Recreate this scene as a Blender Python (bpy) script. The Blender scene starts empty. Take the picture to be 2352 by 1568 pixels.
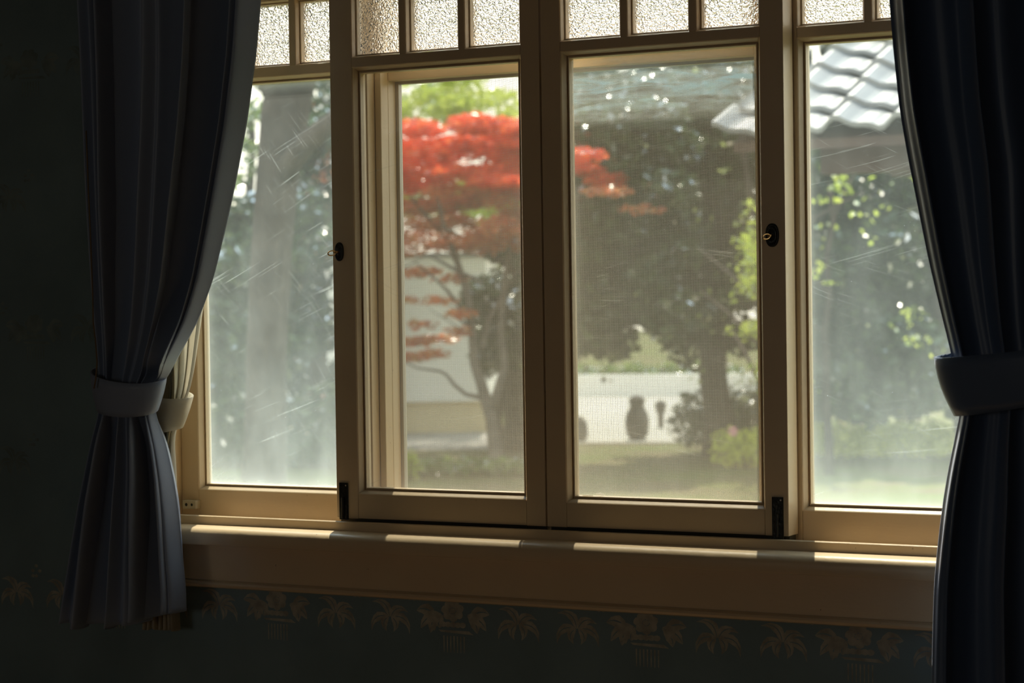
import bpy, bmesh, math, random
import numpy as np
from mathutils import Vector, Matrix

random.seed(7)
RNG = np.random.default_rng(11)
D2R = math.radians
sc = bpy.context.scene
COL = sc.collection

# ------------------------------------------------------------------ camera
CAM = Vector((1.45, -2.71, 1.25))
YAW, PITCH, ROLL, F = D2R(28.13), D2R(-1.14), D2R(-0.838), 5000.0
fwd = Vector((-math.sin(YAW) * math.cos(PITCH), math.cos(YAW) * math.cos(PITCH), math.sin(PITCH)))
_r = Vector((math.cos(YAW), math.sin(YAW), 0)); _u = _r.cross(fwd)
rgt = math.cos(ROLL) * _r + math.sin(ROLL) * _u
upv = -math.sin(ROLL) * _r + math.cos(ROLL) * _u
cd = bpy.data.cameras.new('camera'); cam = bpy.data.objects.new('camera', cd); COL.objects.link(cam)
M3 = Matrix((rgt, upv, -fwd)).transposed()
cam.matrix_world = Matrix.Translation(CAM) @ M3.to_4x4()
cd.sensor_width = 36.0; cd.lens = F / 2352 * 36; cd.clip_start = 0.05; cd.clip_end = 300
cd.dof.use_dof = True; cd.dof.focus_distance = 3.05; cd.dof.aperture_fstop = 8.0
sc.camera = cam

# ------------------------------------------------------------------ view, world, sun
vs = sc.view_settings
sc.display_settings.display_device = 'sRGB'
vs.view_transform = 'Standard'; vs.look = 'None'; vs.gamma = 1.0; vs.use_curve_mapping = False
vs.exposure = 0.0
w = bpy.data.worlds.new('sky'); sc.world = w; w.use_nodes = True
wn = w.node_tree; wn.nodes.clear()
wo = wn.nodes.new('ShaderNodeOutputWorld'); wb = wn.nodes.new('ShaderNodeBackground')
tc = wn.nodes.new('ShaderNodeTexCoord'); sp = wn.nodes.new('ShaderNodeSeparateXYZ')
rp = wn.nodes.new('ShaderNodeValToRGB')
wn.links.new(tc.outputs['Generated'], sp.inputs[0]); wn.links.new(sp.outputs['Z'], rp.inputs[0])
rp.color_ramp.elements[0].position = 0.0; rp.color_ramp.elements[0].color = (1.0, 0.93, 0.78, 1)
rp.color_ramp.elements[1].position = 0.7; rp.color_ramp.elements[1].color = (0.62, 0.78, 0.95, 1)
e = rp.color_ramp.elements.new(0.25); e.color = (0.98, 0.95, 0.86, 1)
wn.links.new(rp.outputs[0], wb.inputs['Color']); wb.inputs['Strength'].default_value = 2.5
wn.links.new(wb.outputs[0], wo.inputs[0])

sd = bpy.data.lights.new('sun', 'SUN'); so = bpy.data.objects.new('sun', sd); COL.objects.link(so)
sd.energy = 9.0; sd.angle = D2R(0.55); sd.color = (1.0, 0.9, 0.74)
sun_dir = Vector((0.36, -1.0, -math.tan(D2R(60)) * math.hypot(0.36, 1.0))).normalized()
so.rotation_euler = sun_dir.to_track_quat('-Z', 'Y').to_euler(); so.location = (-4, 12, 20)

# ------------------------------------------------------------------ helpers
def at(px, py, Y):
    d = fwd + rgt * ((px - 1176) / F) - upv * ((py - 784) / F)
    return CAM + d * ((Y - CAM.y) / d.y)

def ground_at(px, py, z=-0.35):
    d = fwd + rgt * ((px - 1176) / F) - upv * ((py - 784) / F)
    return CAM + d * ((z - CAM.z) / d.z)

class MB:
    def __init__(s): s.v = []; s.f = []; s.m = []; s.cur = 0
    def add(s, vs_, fs):
        o = len(s.v); s.v += [tuple(p) for p in vs_]; s.f += [tuple(i + o for i in f) for f in fs]; s.m += [s.cur] * len(fs)
        return s
    def box(s, x0, x1, y0, y1, z0, z1):
        return s.add([(x0, y0, z0), (x1, y0, z0), (x1, y1, z0), (x0, y1, z0), (x0, y0, z1), (x1, y0, z1), (x1, y1, z1), (x0, y1, z1)],
              [(0, 3, 2, 1), (4, 5, 6, 7), (0, 1, 5, 4), (1, 2, 6, 5), (2, 3, 7, 6), (3, 0, 4, 7)])
    def prism_x(s, prof, x0, x1):
        n = len(prof)
        vs_ = [(x0, y, z) for y, z in prof] + [(x1, y, z) for y, z in prof]
        fs = [(i, (i + 1) % n, n + (i + 1) % n, n + i) for i in range(n)] + [tuple(range(n))[::-1], tuple(range(n, 2 * n))]
        return s.add(vs_, fs)
    def prism_y(s, prof, y0, y1):
        n = len(prof)
        vs_ = [(x, y0, z) for x, z in prof] + [(x, y1, z) for x, z in prof]
        fs = [((i + 1) % n, i, n + i, n + (i + 1) % n) for i in range(n)] + [tuple(range(n)), tuple(range(n, 2 * n))[::-1]]
        return s.add(vs_, fs)
    def tube(s, pts, rad, n=8, cap=True):
        pts = [Vector(p) for p in pts]
        if not hasattr(rad, '__len__'): rad = [rad] * len(pts)
        rings = []; ref = Vector((0.31, 0.17, 0.93)).normalized()
        for i, p in enumerate(pts):
            t = (pts[min(i + 1, len(pts) - 1)] - pts[max(i - 1, 0)]).normalized()
            a = t.cross(ref)
            if a.length < 0.05: a = t.cross(Vector((1, 0, 0)))
            a.normalize(); b = t.cross(a)
            rings.append([p + (a * math.cos(q * 2 * math.pi / n) + b * math.sin(q * 2 * math.pi / n)) * rad[i] for q in range(n)])
        vs_ = [q for r in rings for q in r]; fs = []
        for i in range(len(pts) - 1):
            for q in range(n):
                fs.append((i * n + q, i * n + (q + 1) % n, (i + 1) * n + (q + 1) % n, (i + 1) * n + q))
        if cap: fs += [tuple(range(n))[::-1], tuple(range((len(pts) - 1) * n, len(pts) * n))]
        return s.add(vs_, fs)
    def lathe(s, c, prof, n=20):
        vs_ = []; fs = []
        for (r, z) in prof:
            vs_ += [(c[0] + r * math.cos(2 * math.pi * q / n), c[1] + r * math.sin(2 * math.pi * q / n), c[2] + z) for q in range(n)]
        for i in range(len(prof) - 1):
            for q in range(n):
                fs.append((i * n + q, i * n + (q + 1) % n, (i + 1) * n + (q + 1) % n, (i + 1) * n + q))
        fs += [tuple(range(n))[::-1], tuple(range((len(prof) - 1) * n, len(prof) * n))]
        return s.add(vs_, fs)
    def build(s, name, mats, parent=None, bevel=0.0, smooth=False, flip=True):
        if not isinstance(mats, (list, tuple)): mats = [mats]
        off = origin_of(parent)
        me = bpy.data.meshes.new(name)
        me.from_pydata([(a - off[0], b - off[1], c - off[2]) for a, b, c in s.v], [], s.f)
        for m in mats: me.materials.append(m)
        if len(mats) > 1: me.polygons.foreach_set('material_index', s.m)
        if flip or bevel:
            bm = bmesh.new(); bm.from_mesh(me)
            bmesh.ops.recalc_face_normals(bm, faces=bm.faces)
            if bevel:
                es = [e_ for e_ in bm.edges if len(e_.link_faces) == 2 and e_.calc_face_angle(0) > 0.6]
                bmesh.ops.bevel(bm, geom=es, offset=bevel, segments=2, profile=0.5, affect='EDGES')
            bm.to_mesh(me); bm.free()
        if smooth: me.polygons.foreach_set('use_smooth', [True] * len(me.polygons))
        o = bpy.data.objects.new(name, me); COL.objects.link(o)
        if parent is not None: o.parent = parent
        return o

def origin_of(p):
    x = y = z = 0.0
    while p is not None:
        x += p.location.x; y += p.location.y; z += p.location.z; p = p.parent
    return (x, y, z)

def thing(name, loc, label=None, cat=None, group=None, kind=None):
    o = bpy.data.objects.new(name, None); COL.objects.link(o); o.location = loc; o.empty_display_size = 0.05
    return tag(o, label, cat, group, kind)

def tag(o, label=None, cat=None, group=None, kind=None):
    if label: o['label'] = label
    if cat: o['category'] = cat
    if group: o['group'] = group
    if kind: o['kind'] = kind
    return o

# ------------------------------------------------------------------ materials
class NT:
    def __init__(s, name):
        s.mat = bpy.data.materials.new(name); s.mat.use_nodes = True
        s.t = s.mat.node_tree; s.t.nodes.clear(); s.out = s.t.nodes.new('ShaderNodeOutputMaterial')
    def n(s, typ, **kw):
        nd = s.t.nodes.new('ShaderNode' + typ)
        for k, v in kw.items():
            if k in nd.inputs: s.put(nd.inputs[k], v)
            else: setattr(nd, k, v)
        return nd
    def put(s, sock, v):
        if isinstance(v, bpy.types.NodeSocket): s.t.links.new(v, sock)
        else: sock.default_value = v
    def math(s, op, a, b=None, clamp=False):
        nd = s.t.nodes.new('ShaderNodeMath'); nd.operation = op; nd.use_clamp = clamp
        s.put(nd.inputs[0], a)
        if b is not None: s.put(nd.inputs[1], b)
        return nd.outputs[0]
    def ramp(s, fac, stops):
        nd = s.t.nodes.new('ShaderNodeValToRGB'); s.put(nd.inputs[0], fac)
        el = nd.color_ramp.elements
        el[0].position, el[0].color = stops[0][0], c4(stops[0][1]); el[1].position, el[1].color = stops[-1][0], c4(stops[-1][1])
        for p, c in stops[1:-1]: x = el.new(p); x.color = c4(c)
        return nd.outputs[0]
    def coords(s, scale=(1, 1, 1), rot=(0, 0, 0)):
        t = s.n('TexCoord'); m = s.n('Mapping'); m.inputs['Scale'].default_value = scale; m.inputs['Rotation'].default_value = rot
        s.t.links.new(t.outputs['Object'], m.inputs[0]); return m.outputs[0]
    def noise(s, vec, scale, detail=3, rough=0.5, dist=0.0):
        nd = s.n('TexNoise'); s.put(nd.inputs['Vector'], vec); nd.inputs['Scale'].default_value = scale
        nd.inputs['Detail'].default_value = detail; nd.inputs['Roughness'].default_value = rough; nd.inputs['Distortion'].default_value = dist
        return nd.outputs[0]
    def bump(s, h, strength, dist):
        nd = s.n('Bump'); s.put(nd.inputs['Height'], h); nd.inputs['Strength'].default_value = strength; nd.inputs['Distance'].default_value = dist
        return nd.outputs[0]
    def mix(s, f, a, b):
        nd = s.n('MixShader'); s.put(nd.inputs[0], f); s.t.links.new(a, nd.inputs[1]); s.t.links.new(b, nd.inputs[2]); return nd.outputs[0]
    def mixc(s, f, a, b):
        nd = s.t.nodes.new('ShaderNodeMix'); nd.data_type = 'RGBA'
        s.put(nd.inputs[0], f); s.put(nd.inputs[6], c4(a) if isinstance(a, tuple) else a); s.put(nd.inputs[7], c4(b) if isinstance(b, tuple) else b)
        return nd.outputs[2]
    def done(s, sh): s.t.links.new(sh, s.out.inputs[0]); return s.mat

def c4(c):
    if not hasattr(c, '__len__'): c = (c, c, c)
    return tuple(c) + (1,) if len(c) == 3 else tuple(c)

def principled(name, col, rough=0.6, metal=0.0, spec=0.5, vary=0.0, vscale=8.0, bump=0.0, bscale=60.0, sheen=0.0, col2=None):
    t = NT(name); p = t.n('BsdfPrincipled'); co = t.coords()
    if vary or col2:
        c2 = col2 or tuple(x * (1 - vary) for x in col)
        t.put(p.inputs['Base Color'], t.mixc(t.ramp(t.noise(co, vscale, 4), [(0.35, (0, 0, 0)), (0.65, (1, 1, 1))]), tuple(col), tuple(c2)))
    else: p.inputs['Base Color'].default_value = c4(col)
    p.inputs['Roughness'].default_value = rough; p.inputs['Metallic'].default_value = metal
    p.inputs['Specular IOR Level'].default_value = spec
    if sheen: p.inputs['Sheen Weight'].default_value = sheen; p.inputs['Sheen Roughness'].default_value = 0.35
    if bump: t.put(p.inputs['Normal'], t.bump(t.noise(co, bscale, 3), bump, 0.002))
    return t.done(p.outputs[0])

def paint_mat():
    t = NT('cream_paint'); p = t.n('BsdfPrincipled'); co = t.coords()
    base = t.mixc(t.noise(co, 14, 4), (0.76, 0.60, 0.385), (0.68, 0.52, 0.33))
    chips = t.ramp(t.noise(co, 95, 5, 0.65), [(0.70, (0, 0, 0)), (0.73, (1, 1, 1))])
    t.put(p.inputs['Base Color'], t.mixc(chips, base, (0.30, 0.20, 0.11)))
    p.inputs['Roughness'].default_value = 0.33; p.inputs['Specular IOR Level'].default_value = 0.6
    n1 = t.noise(co, 55, 3, 0.6); n2 = t.noise(t.coords((30, 30, 300)), 1.0, 2)
    h = t.math('ADD', t.math('MULTIPLY', n1, 0.8), t.math('MULTIPLY', n2, 0.2))
    t.put(p.inputs['Normal'], t.bump(h, 0.35, 0.0015))
    return t.done(p.outputs[0])

def streaks(t, angle, freq, thin, seed):
    """fine wiping scratches: noise stretched along one direction of the pane (object x-z plane)"""
    tcn = t.n('TexCoord'); m = t.n('Mapping'); m.inputs['Rotation'].default_value = (0, D2R(angle), 0)
    t.t.links.new(tcn.outputs['Object'], m.inputs[0])
    # gentle bend
    m2 = t.n('Mapping'); m2.inputs['Scale'].default_value = (freq * 0.018, 1, freq); m2.inputs['Location'].default_value = (seed, seed * 3, seed * 7)
    wob = t.n('VectorMath', operation='MULTIPLY_ADD')
    nz = t.n('TexNoise'); nz.inputs['Scale'].default_value = 4.0; nz.inputs['Detail'].default_value = 0
    t.t.links.new(tcn.outputs['Object'], nz.inputs['Vector'])
    t.t.links.new(nz.outputs['Color'], wob.inputs[0]); wob.inputs[1].default_value = (0.05, 0.05, 0.05); t.t.links.new(m.outputs[0], wob.inputs[2])
    t.t.links.new(wob.outputs[0], m2.inputs[0])
    f = t.noise(m2.outputs[0], 1.0, 2, 0.5)
    return t.ramp(f, [(thin, (0, 0, 0)), (thin + 0.05, (1, 1, 1))])

def dirty_glass(name, haze, low_extra, edge_extra, scratch, tint=(0.82, 0.92, 0.94), half=(0.15, 0.31), smear=None, angle=35.0):
    """clear glass with dust: object origin at the pane's lower middle"""
    t = NT(name); tcn = t.n('TexCoord'); s = t.n('SeparateXYZ'); t.t.links.new(tcn.outputs['Object'], s.inputs[0])
    x, z = s.outputs['X'], s.outputs['Z']; H = half[1] * 2
    co = t.coords()
    cl = t.ramp(t.noise(t.coords((1.2, 1, 0.7)), 9, 5, 0.6), [(0.25, (0.55,) * 3), (0.75, (1.25,) * 3)])
    run = t.ramp(t.noise(t.coords((1, 1, 0.12)), 40, 3, 0.6), [(0.3, (0.92,) * 3), (0.7, (1.06,) * 3)])
    low = t.math('POWER', t.math('SUBTRACT', 1.0, t.math('DIVIDE', z, H), True), 5.0)
    ex = t.math('POWER', t.math('DIVIDE', t.math('ABSOLUTE', x), half[0]), 20.0)
    ez = t.math('POWER', t.math('ABSOLUTE', t.math('SUBTRACT', t.math('DIVIDE', z, half[1]), 1.0)), 45.0)
    edge = t.math('MULTIPLY', t.math('ADD', ex, ez, True), edge_extra)
    body = t.math('MULTIPLY', t.math('MULTIPLY', t.math('ADD', t.math('MULTIPLY', haze, t.math('SUBTRACT', 1.15, t.math('MULTIPLY', t.math('DIVIDE', z, H), 0.82))), t.math('MULTIPLY', low, low_extra)), cl), run)
    st = t.math('ADD', streaks(t, angle, 700, 0.655, 1.3), streaks(t, -angle * 0.5, 520, 0.665, 5.1))
    msk = t.ramp(t.noise(co, 7, 2), [(0.4, (0.1,) * 3), (0.62, (1,) * 3)])
    st = t.math('MULTIPLY', t.math('MULTIPLY', st, msk), scratch)
    specks = t.math('MULTIPLY', t.ramp(t.noise(co, 420, 1), [(0.78, (0,) * 3), (0.80, (1,) * 3)]), 0.3)
    f = t.math('ADD', t.math('ADD', body, edge), t.math('ADD', st, specks))
    colr = c4(tint)
    if smear:
        zz = t.math('SUBTRACT', z, smear)
        a = t.math('SUBTRACT', 1.0, t.math('DIVIDE', t.math('ABSOLUTE', zz), 0.065), True)
        a = t.math('MULTIPLY', a, t.ramp(t.noise(t.coords((1.5, 1, 9)), 9, 4, 0.6, 1.0), [(0.35, (0.25,) * 3), (0.65, (1,) * 3)]))
        f = t.math('ADD', f, t.math('MULTIPLY', a, 0.26))
        colr = t.mixc(a, tuple(tint), (0.45, 0.72, 0.86))
    f = t.math('MINIMUM', f, 0.93)
    tr = t.n('BsdfTransparent'); tr.inputs[0].default_value = (0.95, 0.97, 0.95, 1)
    gl = t.n('BsdfGlossy'); gl.inputs['Roughness'].default_value = 0.03
    lw = t.n('LayerWeight'); lw.inputs[0].default_value = 0.5
    fr = t.math('ADD', t.math('MULTIPLY', t.math('POWER', lw.outputs['Facing'], 5.0), 0.9), 0.035)
    clear = t.mix(fr, tr.outputs[0], gl.outputs[0])
    tl = t.n('BsdfTranslucent'); df = t.n('BsdfDiffuse')
    for b in (tl, df): t.put(b.inputs[0], colr)
    dust = t.mix(0.25, tl.outputs[0], df.outputs[0])
    return t.done(t.mix(f, clear, dust))

def patterned_glass():
    t = NT('patterned_glass'); co = t.coords((1, 1, 1))
    v = t.n('TexVoronoi'); v.inputs['Scale'].default_value = 330; v.feature = 'SMOOTH_F1'; v.inputs['Smoothness'].default_value = 0.6
    mp = t.n('VectorMath', operation='MULTIPLY_ADD'); nz = t.n('TexNoise'); nz.inputs['Scale'].default_value = 120
    t.t.links.new(co, nz.inputs['Vector']); t.t.links.new(nz.outputs['Color'], mp.inputs[0]); mp.inputs[1].default_value = (0.006,) * 3
    t.t.links.new(co, mp.inputs[2]); t.t.links.new(mp.outputs[0], v.inputs['Vector'])
    h = t.math('ADD', v.outputs['Distance'], t.math('MULTIPLY', t.noise(co, 260, 2, 0.6), 0.6))
    nm = t.bump(h, 1.0, 0.0040)
    g = t.n('BsdfRefraction'); g.inputs['IOR'].default_value = 1.25; g.inputs['Roughness'].default_value = 0.05; t.put(g.inputs['Normal'], nm)
    g.inputs[0].default_value = (0.97, 0.97, 0.95, 1)
    gl = t.n('BsdfGlossy'); gl.inputs['Roughness'].default_value = 0.12; t.put(gl.inputs['Normal'], nm)
    tl = t.n('BsdfTranslucent'); tl.inputs[0].default_value = (0.9, 0.88, 0.82, 1); t.put(tl.inputs['Normal'], nm)
    a = t.mix(0.05, g.outputs[0], gl.outputs[0])
    return t.done(t.mix(0.08, a, tl.outputs[0]))

def leaf_mat(name, c1, c2, trans=0.5, gloss=0.35, c3=None):
    t = NT(name); gi = t.n('NewGeometry')
    stops = [(0.0, c1), (1.0, c2)] if c3 is None else [(0.0, c1), (0.55, c2), (1.0, c3)]
    col = t.ramp(gi.outputs['Random Per Island'], stops)
    d = t.n('BsdfDiffuse'); tl = t.n('BsdfTranslucent'); g = t.n('BsdfGlossy'); g.inputs['Roughness'].default_value = 0.25
    t.put(d.inputs[0], col); t.put(tl.inputs[0], col)
    a = t.mix(trans, d.outputs[0], tl.outputs[0])
    fr = t.n('Fresnel'); fr.inputs[0].default_value = 1.45
    return t.done(t.mix(t.math('MULTIPLY', fr.outputs[0], gloss), a, g.outputs[0]))

def satin(name, c1, c2, rough=0.38):
    t = NT(name); p = t.n('BsdfPrincipled'); co = t.coords()
    t.put(p.inputs['Base Color'], t.mixc(t.noise(co, 6, 2), tuple(c1), tuple(c2)))
    p.inputs['Roughness'].default_value = rough; p.inputs['Specular IOR Level'].default_value = 0.35
    p.inputs['Sheen Weight'].default_value = 0.5; p.inputs['Sheen Roughness'].default_value = 0.3
    p.inputs['Sheen Tint'].default_value = (0.75, 0.8, 1.0, 1)
    t.put(p.inputs['Normal'], t.bump(t.noise(t.coords((1, 1, 0.4)), 700, 2), 0.12, 0.0006))
    return t.done(p.outputs[0])

def sheer_mat():
    t = NT('cream_voile'); co = t.coords((1, 1, 1))
    wv = t.n('TexWave', wave_type='BANDS'); wv.bands_direction = 'Z'; wv.inputs['Scale'].default_value = 420; wv.inputs['Distortion'].default_value = 1.0
    t.put(wv.inputs['Vector'], co)
    nm = t.bump(t.math('ADD', wv.outputs[1], t.noise(co, 300, 3)), 0.5, 0.0012)
    d = t.n('BsdfDiffuse'); tl = t.n('BsdfTranslucent')
    for b in (d, tl): b.inputs[0].default_value = (0.88, 0.84, 0.74, 1); t.put(b.inputs['Normal'], nm)
    tr = t.n('BsdfTransparent')
    return t.done(t.mix(0.06, t.mix(0.6, d.outputs[0], tl.outputs[0]), tr.outputs[0]))

M_PAINT = paint_mat()
M_BLACK = principled('black_iron', (0.012, 0.014, 0.013), 0.35, 0.4, bump=0.4, bscale=200, col2=(0.03, 0.028, 0.022), vscale=90)
M_BRASS = principled('aged_brass', (0.42, 0.24, 0.09), 0.35, 0.9)
M_PLASTIC = principled('beige_plastic', (0.55, 0.48, 0.34), 0.45)
M_HOLE = principled('dark_hole', (0.03, 0.035, 0.03), 0.8)
M_WALL = principled('wallpaper', (0.22, 0.31, 0.34), 0.9, spec=0.1, vary=0.18, vscale=6, bump=0.3, bscale=400)
M_MOTIF = principled('wallpaper_pattern', (0.46, 0.45, 0.38), 0.8, spec=0.15, vary=0.35, vscale=60)
M_MOTIF_SHADE = principled('wallpaper_faint_pattern', (0.245, 0.315, 0.31), 0.85, spec=0.12, vary=0.3, vscale=40)  # same motif, faded in colour where the wall gets less light
M_FLOOR = principled('wooden_floor', (0.42, 0.25, 0.12), 0.45, vary=0.3, vscale=4)
M_PANEL = principled('wood_panelling', (0.40, 0.25, 0.14), 0.6, vary=0.25, vscale=3)
M_CEIL = principled('ceiling_plaster', (0.50, 0.46, 0.38), 0.9)
M_MESHW = principled('screen_wire', (0.42, 0.38, 0.31), 0.5, 0.2)
M_ALU = principled('grey_metal_strip', (0.55, 0.5, 0.42), 0.4, 0.3)
M_PAT = patterned_glass()
M_GAP_SHADE = principled('dark_runner_wood', (0.05, 0.045, 0.03), 0.8)
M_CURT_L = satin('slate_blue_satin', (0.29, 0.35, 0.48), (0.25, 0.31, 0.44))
M_CURT_R = satin('navy_satin', (0.10, 0.15, 0.26), (0.085, 0.13, 0.235))  # left curtain's satin, darkened in colour for its backlit shade
M_LINING = principled('cream_lining', (0.55, 0.46, 0.26), 0.8)
M_SHEER = sheer_mat()
M_CORD = principled('brown_cord', (0.20, 0.14, 0.07), 0.7)

# ------------------------------------------------------------------ room shell
WX0, WX1, WZ0, WZ1 = -0.64, 0.77, 0.86, 1.90      # opening in the front wall
WY = -0.018                                        # inner face of the front wall
RX0, RX1, RY0, CZ = -1.9, 2.6, -4.4, 2.45

mb = MB()
for a in ((RX0, WX0, WY, 0.12, 0, CZ), (WX1, RX1, WY, 0.12, 0, CZ), (WX0, WX1, WY, 0.12, 0, WZ0), (WX0, WX1, WY, 0.12, WZ1, CZ)):
    mb.box(*a)

def leaf_shape(cx, cz, ang, ln, wd, bend=0.0, n=6):
    """a pointed leaf outline in the wall plane"""
    L, R = [], []
    for i in range(n + 1):
        s = i / n; wv_ = wd * math.sin(math.pi * min(1, s * 0.95 + 0.04)) ** 0.8 * (1.0 + 0.12 * (i % 2))
        b = bend * s * s
        a = ang + b
        px_, pz_ = s * ln * math.cos(a), s * ln * math.sin(a)
        nx, nz_ = -math.sin(a), math.cos(a)
        L.append((cx + px_ + nx * wv_ / 2, cz + pz_ + nz_ * wv_ / 2)); R.append((cx + px_ - nx * wv_ / 2, cz + pz_ - nz_ * wv_ / 2))
    mid = [((a_[0] + b_[0]) / 2, (a_[1] + b_[1]) / 2) for a_, b_ in zip(L, R)]
    return L, R, mid

LAYER = [0]
def nexty():
    LAYER[0] = (LAYER[0] + 1) % 61
    return WY - 0.0001 - 0.000004 * LAYER[0]
def add_leaf(mb, cx, cz, ang, ln, wd, bend=0.0):
    L, R, mid = leaf_shape(cx, cz, ang, ln, wd, bend)
    y = nexty()
    for side in (L, R):      # two halves with a dark vein left open between them
        q = [(m[0] * 0.88 + s_[0] * 0.12, m[1] * 0.88 + s_[1] * 0.12) for m, s_ in zip(mid, side)]
        for i in range(len(side) - 1):
            mb.add([(side[i][0], y, side[i][1]), (side[i + 1][0], y, side[i + 1][1]), (q[i + 1][0], y, q[i + 1][1]), (q[i][0], y, q[i][1])], [(0, 1, 2, 3)])

def add_blob(mb, cx, cz, r, sq=0.8, n=9):
    y = nexty()
    pts = [(cx + r * math.cos(2 * math.pi * i / n) * (1 + 0.12 * (i % 2)), y, cz + sq * r * math.sin(2 * math.pi * i / n)) for i in range(n)]
    mb.add(pts, [tuple(range(n))])

def sprig(mb, x, z, s=1.0):
    for a, l in ((172, 0.036), (8, 0.038), (100, 0.036), (62, 0.03), (215, 0.022), (-35, 0.022)):
        add_leaf(mb, x + 0.003 * math.cos(D2R(a)), z, D2R(a), l * s, 0.0125 * s, bend=-0.8 if a < 90 else 0.8)
    for k in range(5): add_blob(mb, x + 0.034 * s + 0.007 * (k % 3), z + 0.028 * s + 0.008 * (k // 2), 0.0034 * s)

def basket(mb, x, z, s=1.0):
    for a, l, dx in ((190, 0.040, -0.02), (215, 0.032, -0.02), (-10, 0.036, 0.024), (-38, 0.028, 0.026), (150, 0.03, -0.03), (30, 0.03, 0.03), (235, 0.02, -0.018), (250, 0.024, -0.032)):
        add_leaf(mb, x + dx * s, z + 0.004, D2R(a), l * s, 0.016 * s, bend=0.4 if dx < 0 else -0.4)
    for k in range(7):
        a = D2R(20 + k * 51)
        add_blob(mb, x + 0.012 * s * math.cos(a), z + 0.010 * s + 0.010 * s * math.sin(a), 0.0068 * s, 0.9)
    add_blob(mb, x, z + 0.010 * s, 0.005 * s)
    for k in range(5): add_blob(mb, x - 0.016 * s + 0.008 * k * s, z - 0.010 * s, 0.0052 * s)
    y = nexty()
    mb.add([(x - 0.024 * s, y, z - 0.018 * s), (x + 0.026 * s, y, z - 0.018 * s), (x + 0.034 * s, y, z - 0.023 * s), (x - 0.02 * s, y, z - 0.021 * s)], [(0, 1, 2, 3)])
    for k in range(7):
        xx = x - 0.016 * s + k * 0.0055 * s
        mb.add([(xx, y, z - 0.026 * s), (xx + 0.0022 * s, y, z - 0.026 * s), (xx + 0.0016 * s, y, z - 0.05 * s), (xx + 0.0004, y, z - 0.05 * s)], [(0, 1, 2, 3)])

PER = 0.303
bx0 = at(1040, 1405, WY).x
for row in range(-1, 6):
    z0 = 0.795 - 0.21 * row if row >= 0 else 0.80
    for k in range(-5, 8):
        x = bx0 + k * PER + (0.5 * PER if row % 2 else 0)
        if not (RX0 + 0.1 < x < RX1 - 0.1): continue
        mb.cur = 1 if row == 0 else 2
        if row >= 0:
            basket(mb, x, z0, 1.0); sprig(mb, x - 0.105, z0 - 0.004, 1.0); sprig(mb, x + 0.105, z0 - 0.004, 1.0)
for zz in np.arange(1.0, 2.4, 0.21):      # the same paper left of the window
    for k in range(-5, -1):
        x = bx0 + k * PER + (0.5 * PER if int(round((zz - 1) / 0.21)) % 2 else 0)
        if x < RX0 + 0.12 or x > WX0 - 0.17: continue
        mb.cur = 2; basket(mb, x, zz); sprig(mb, x - 0.105, zz); sprig(mb, x + 0.105, zz)
wf = mb.build('wall_front', [M_WALL, M_MOTIF, M_MOTIF_SHADE], flip=False); tag(wf, kind='structure')
for nm, a, m in (('wall_left', (RX0 - 0.1, RX0, RY0, 0.12, 0, CZ), M_PANEL), ('wall_right', (RX1, RX1 + 0.1, RY0, 0.12, 0, CZ), M_PANEL),
                 ('floor', (RX0 - 0.1, RX1 + 0.1, RY0 - 0.1, 0.12, -0.08, 0), M_FLOOR),
                 ('ceiling', (RX0 - 0.1, RX1 + 0.1, RY0 - 0.1, 0.12, CZ, CZ + 0.1), M_CEIL)):
    tag(MB().box(*a).build(nm, m), kind='structure')

mb = MB()      # back wall with an added, unseen opening that fills the room with light
BW = (-0.4, 0.5, 1.0, 1.55)
for a in ((RX0 - 0.1, BW[0], 0, CZ), (BW[1], RX1 + 0.1, 0, CZ), (BW[0], BW[1], 0, BW[2]), (BW[0], BW[1], BW[3], CZ)):
    mb.box(a[0], a[1], RY0 - 0.1, RY0, a[2], a[3])
tag(mb.build('wall_back', M_PANEL), kind='structure')
pd = bpy.data.lights.new('window_portal', 'AREA'); pd.shape = 'RECTANGLE'; pd.size = BW[1] - BW[0]; pd.size_y = BW[3] - BW[2]; pd.cycles.is_portal = True
po_ = bpy.data.objects.new('window_portal', pd); COL.objects.link(po_); po_.location = ((BW[0] + BW[1]) / 2, RY0 - 0.05, (BW[2] + BW[3]) / 2); po_.rotation_euler = (math.pi / 2, 0, 0)
pd2 = bpy.data.lights.new('front_portal', 'AREA'); pd2.shape = 'RECTANGLE'; pd2.size = WX1 - WX0; pd2.size_y = WZ1 - WZ0; pd2.cycles.is_portal = True
po2 = bpy.data.objects.new('front_portal', pd2); COL.objects.link(po2); po2.location = ((WX0 + WX1) / 2, 0.125, (WZ0 + WZ1) / 2); po2.rotation_euler = (-math.pi / 2, 0, 0)

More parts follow.
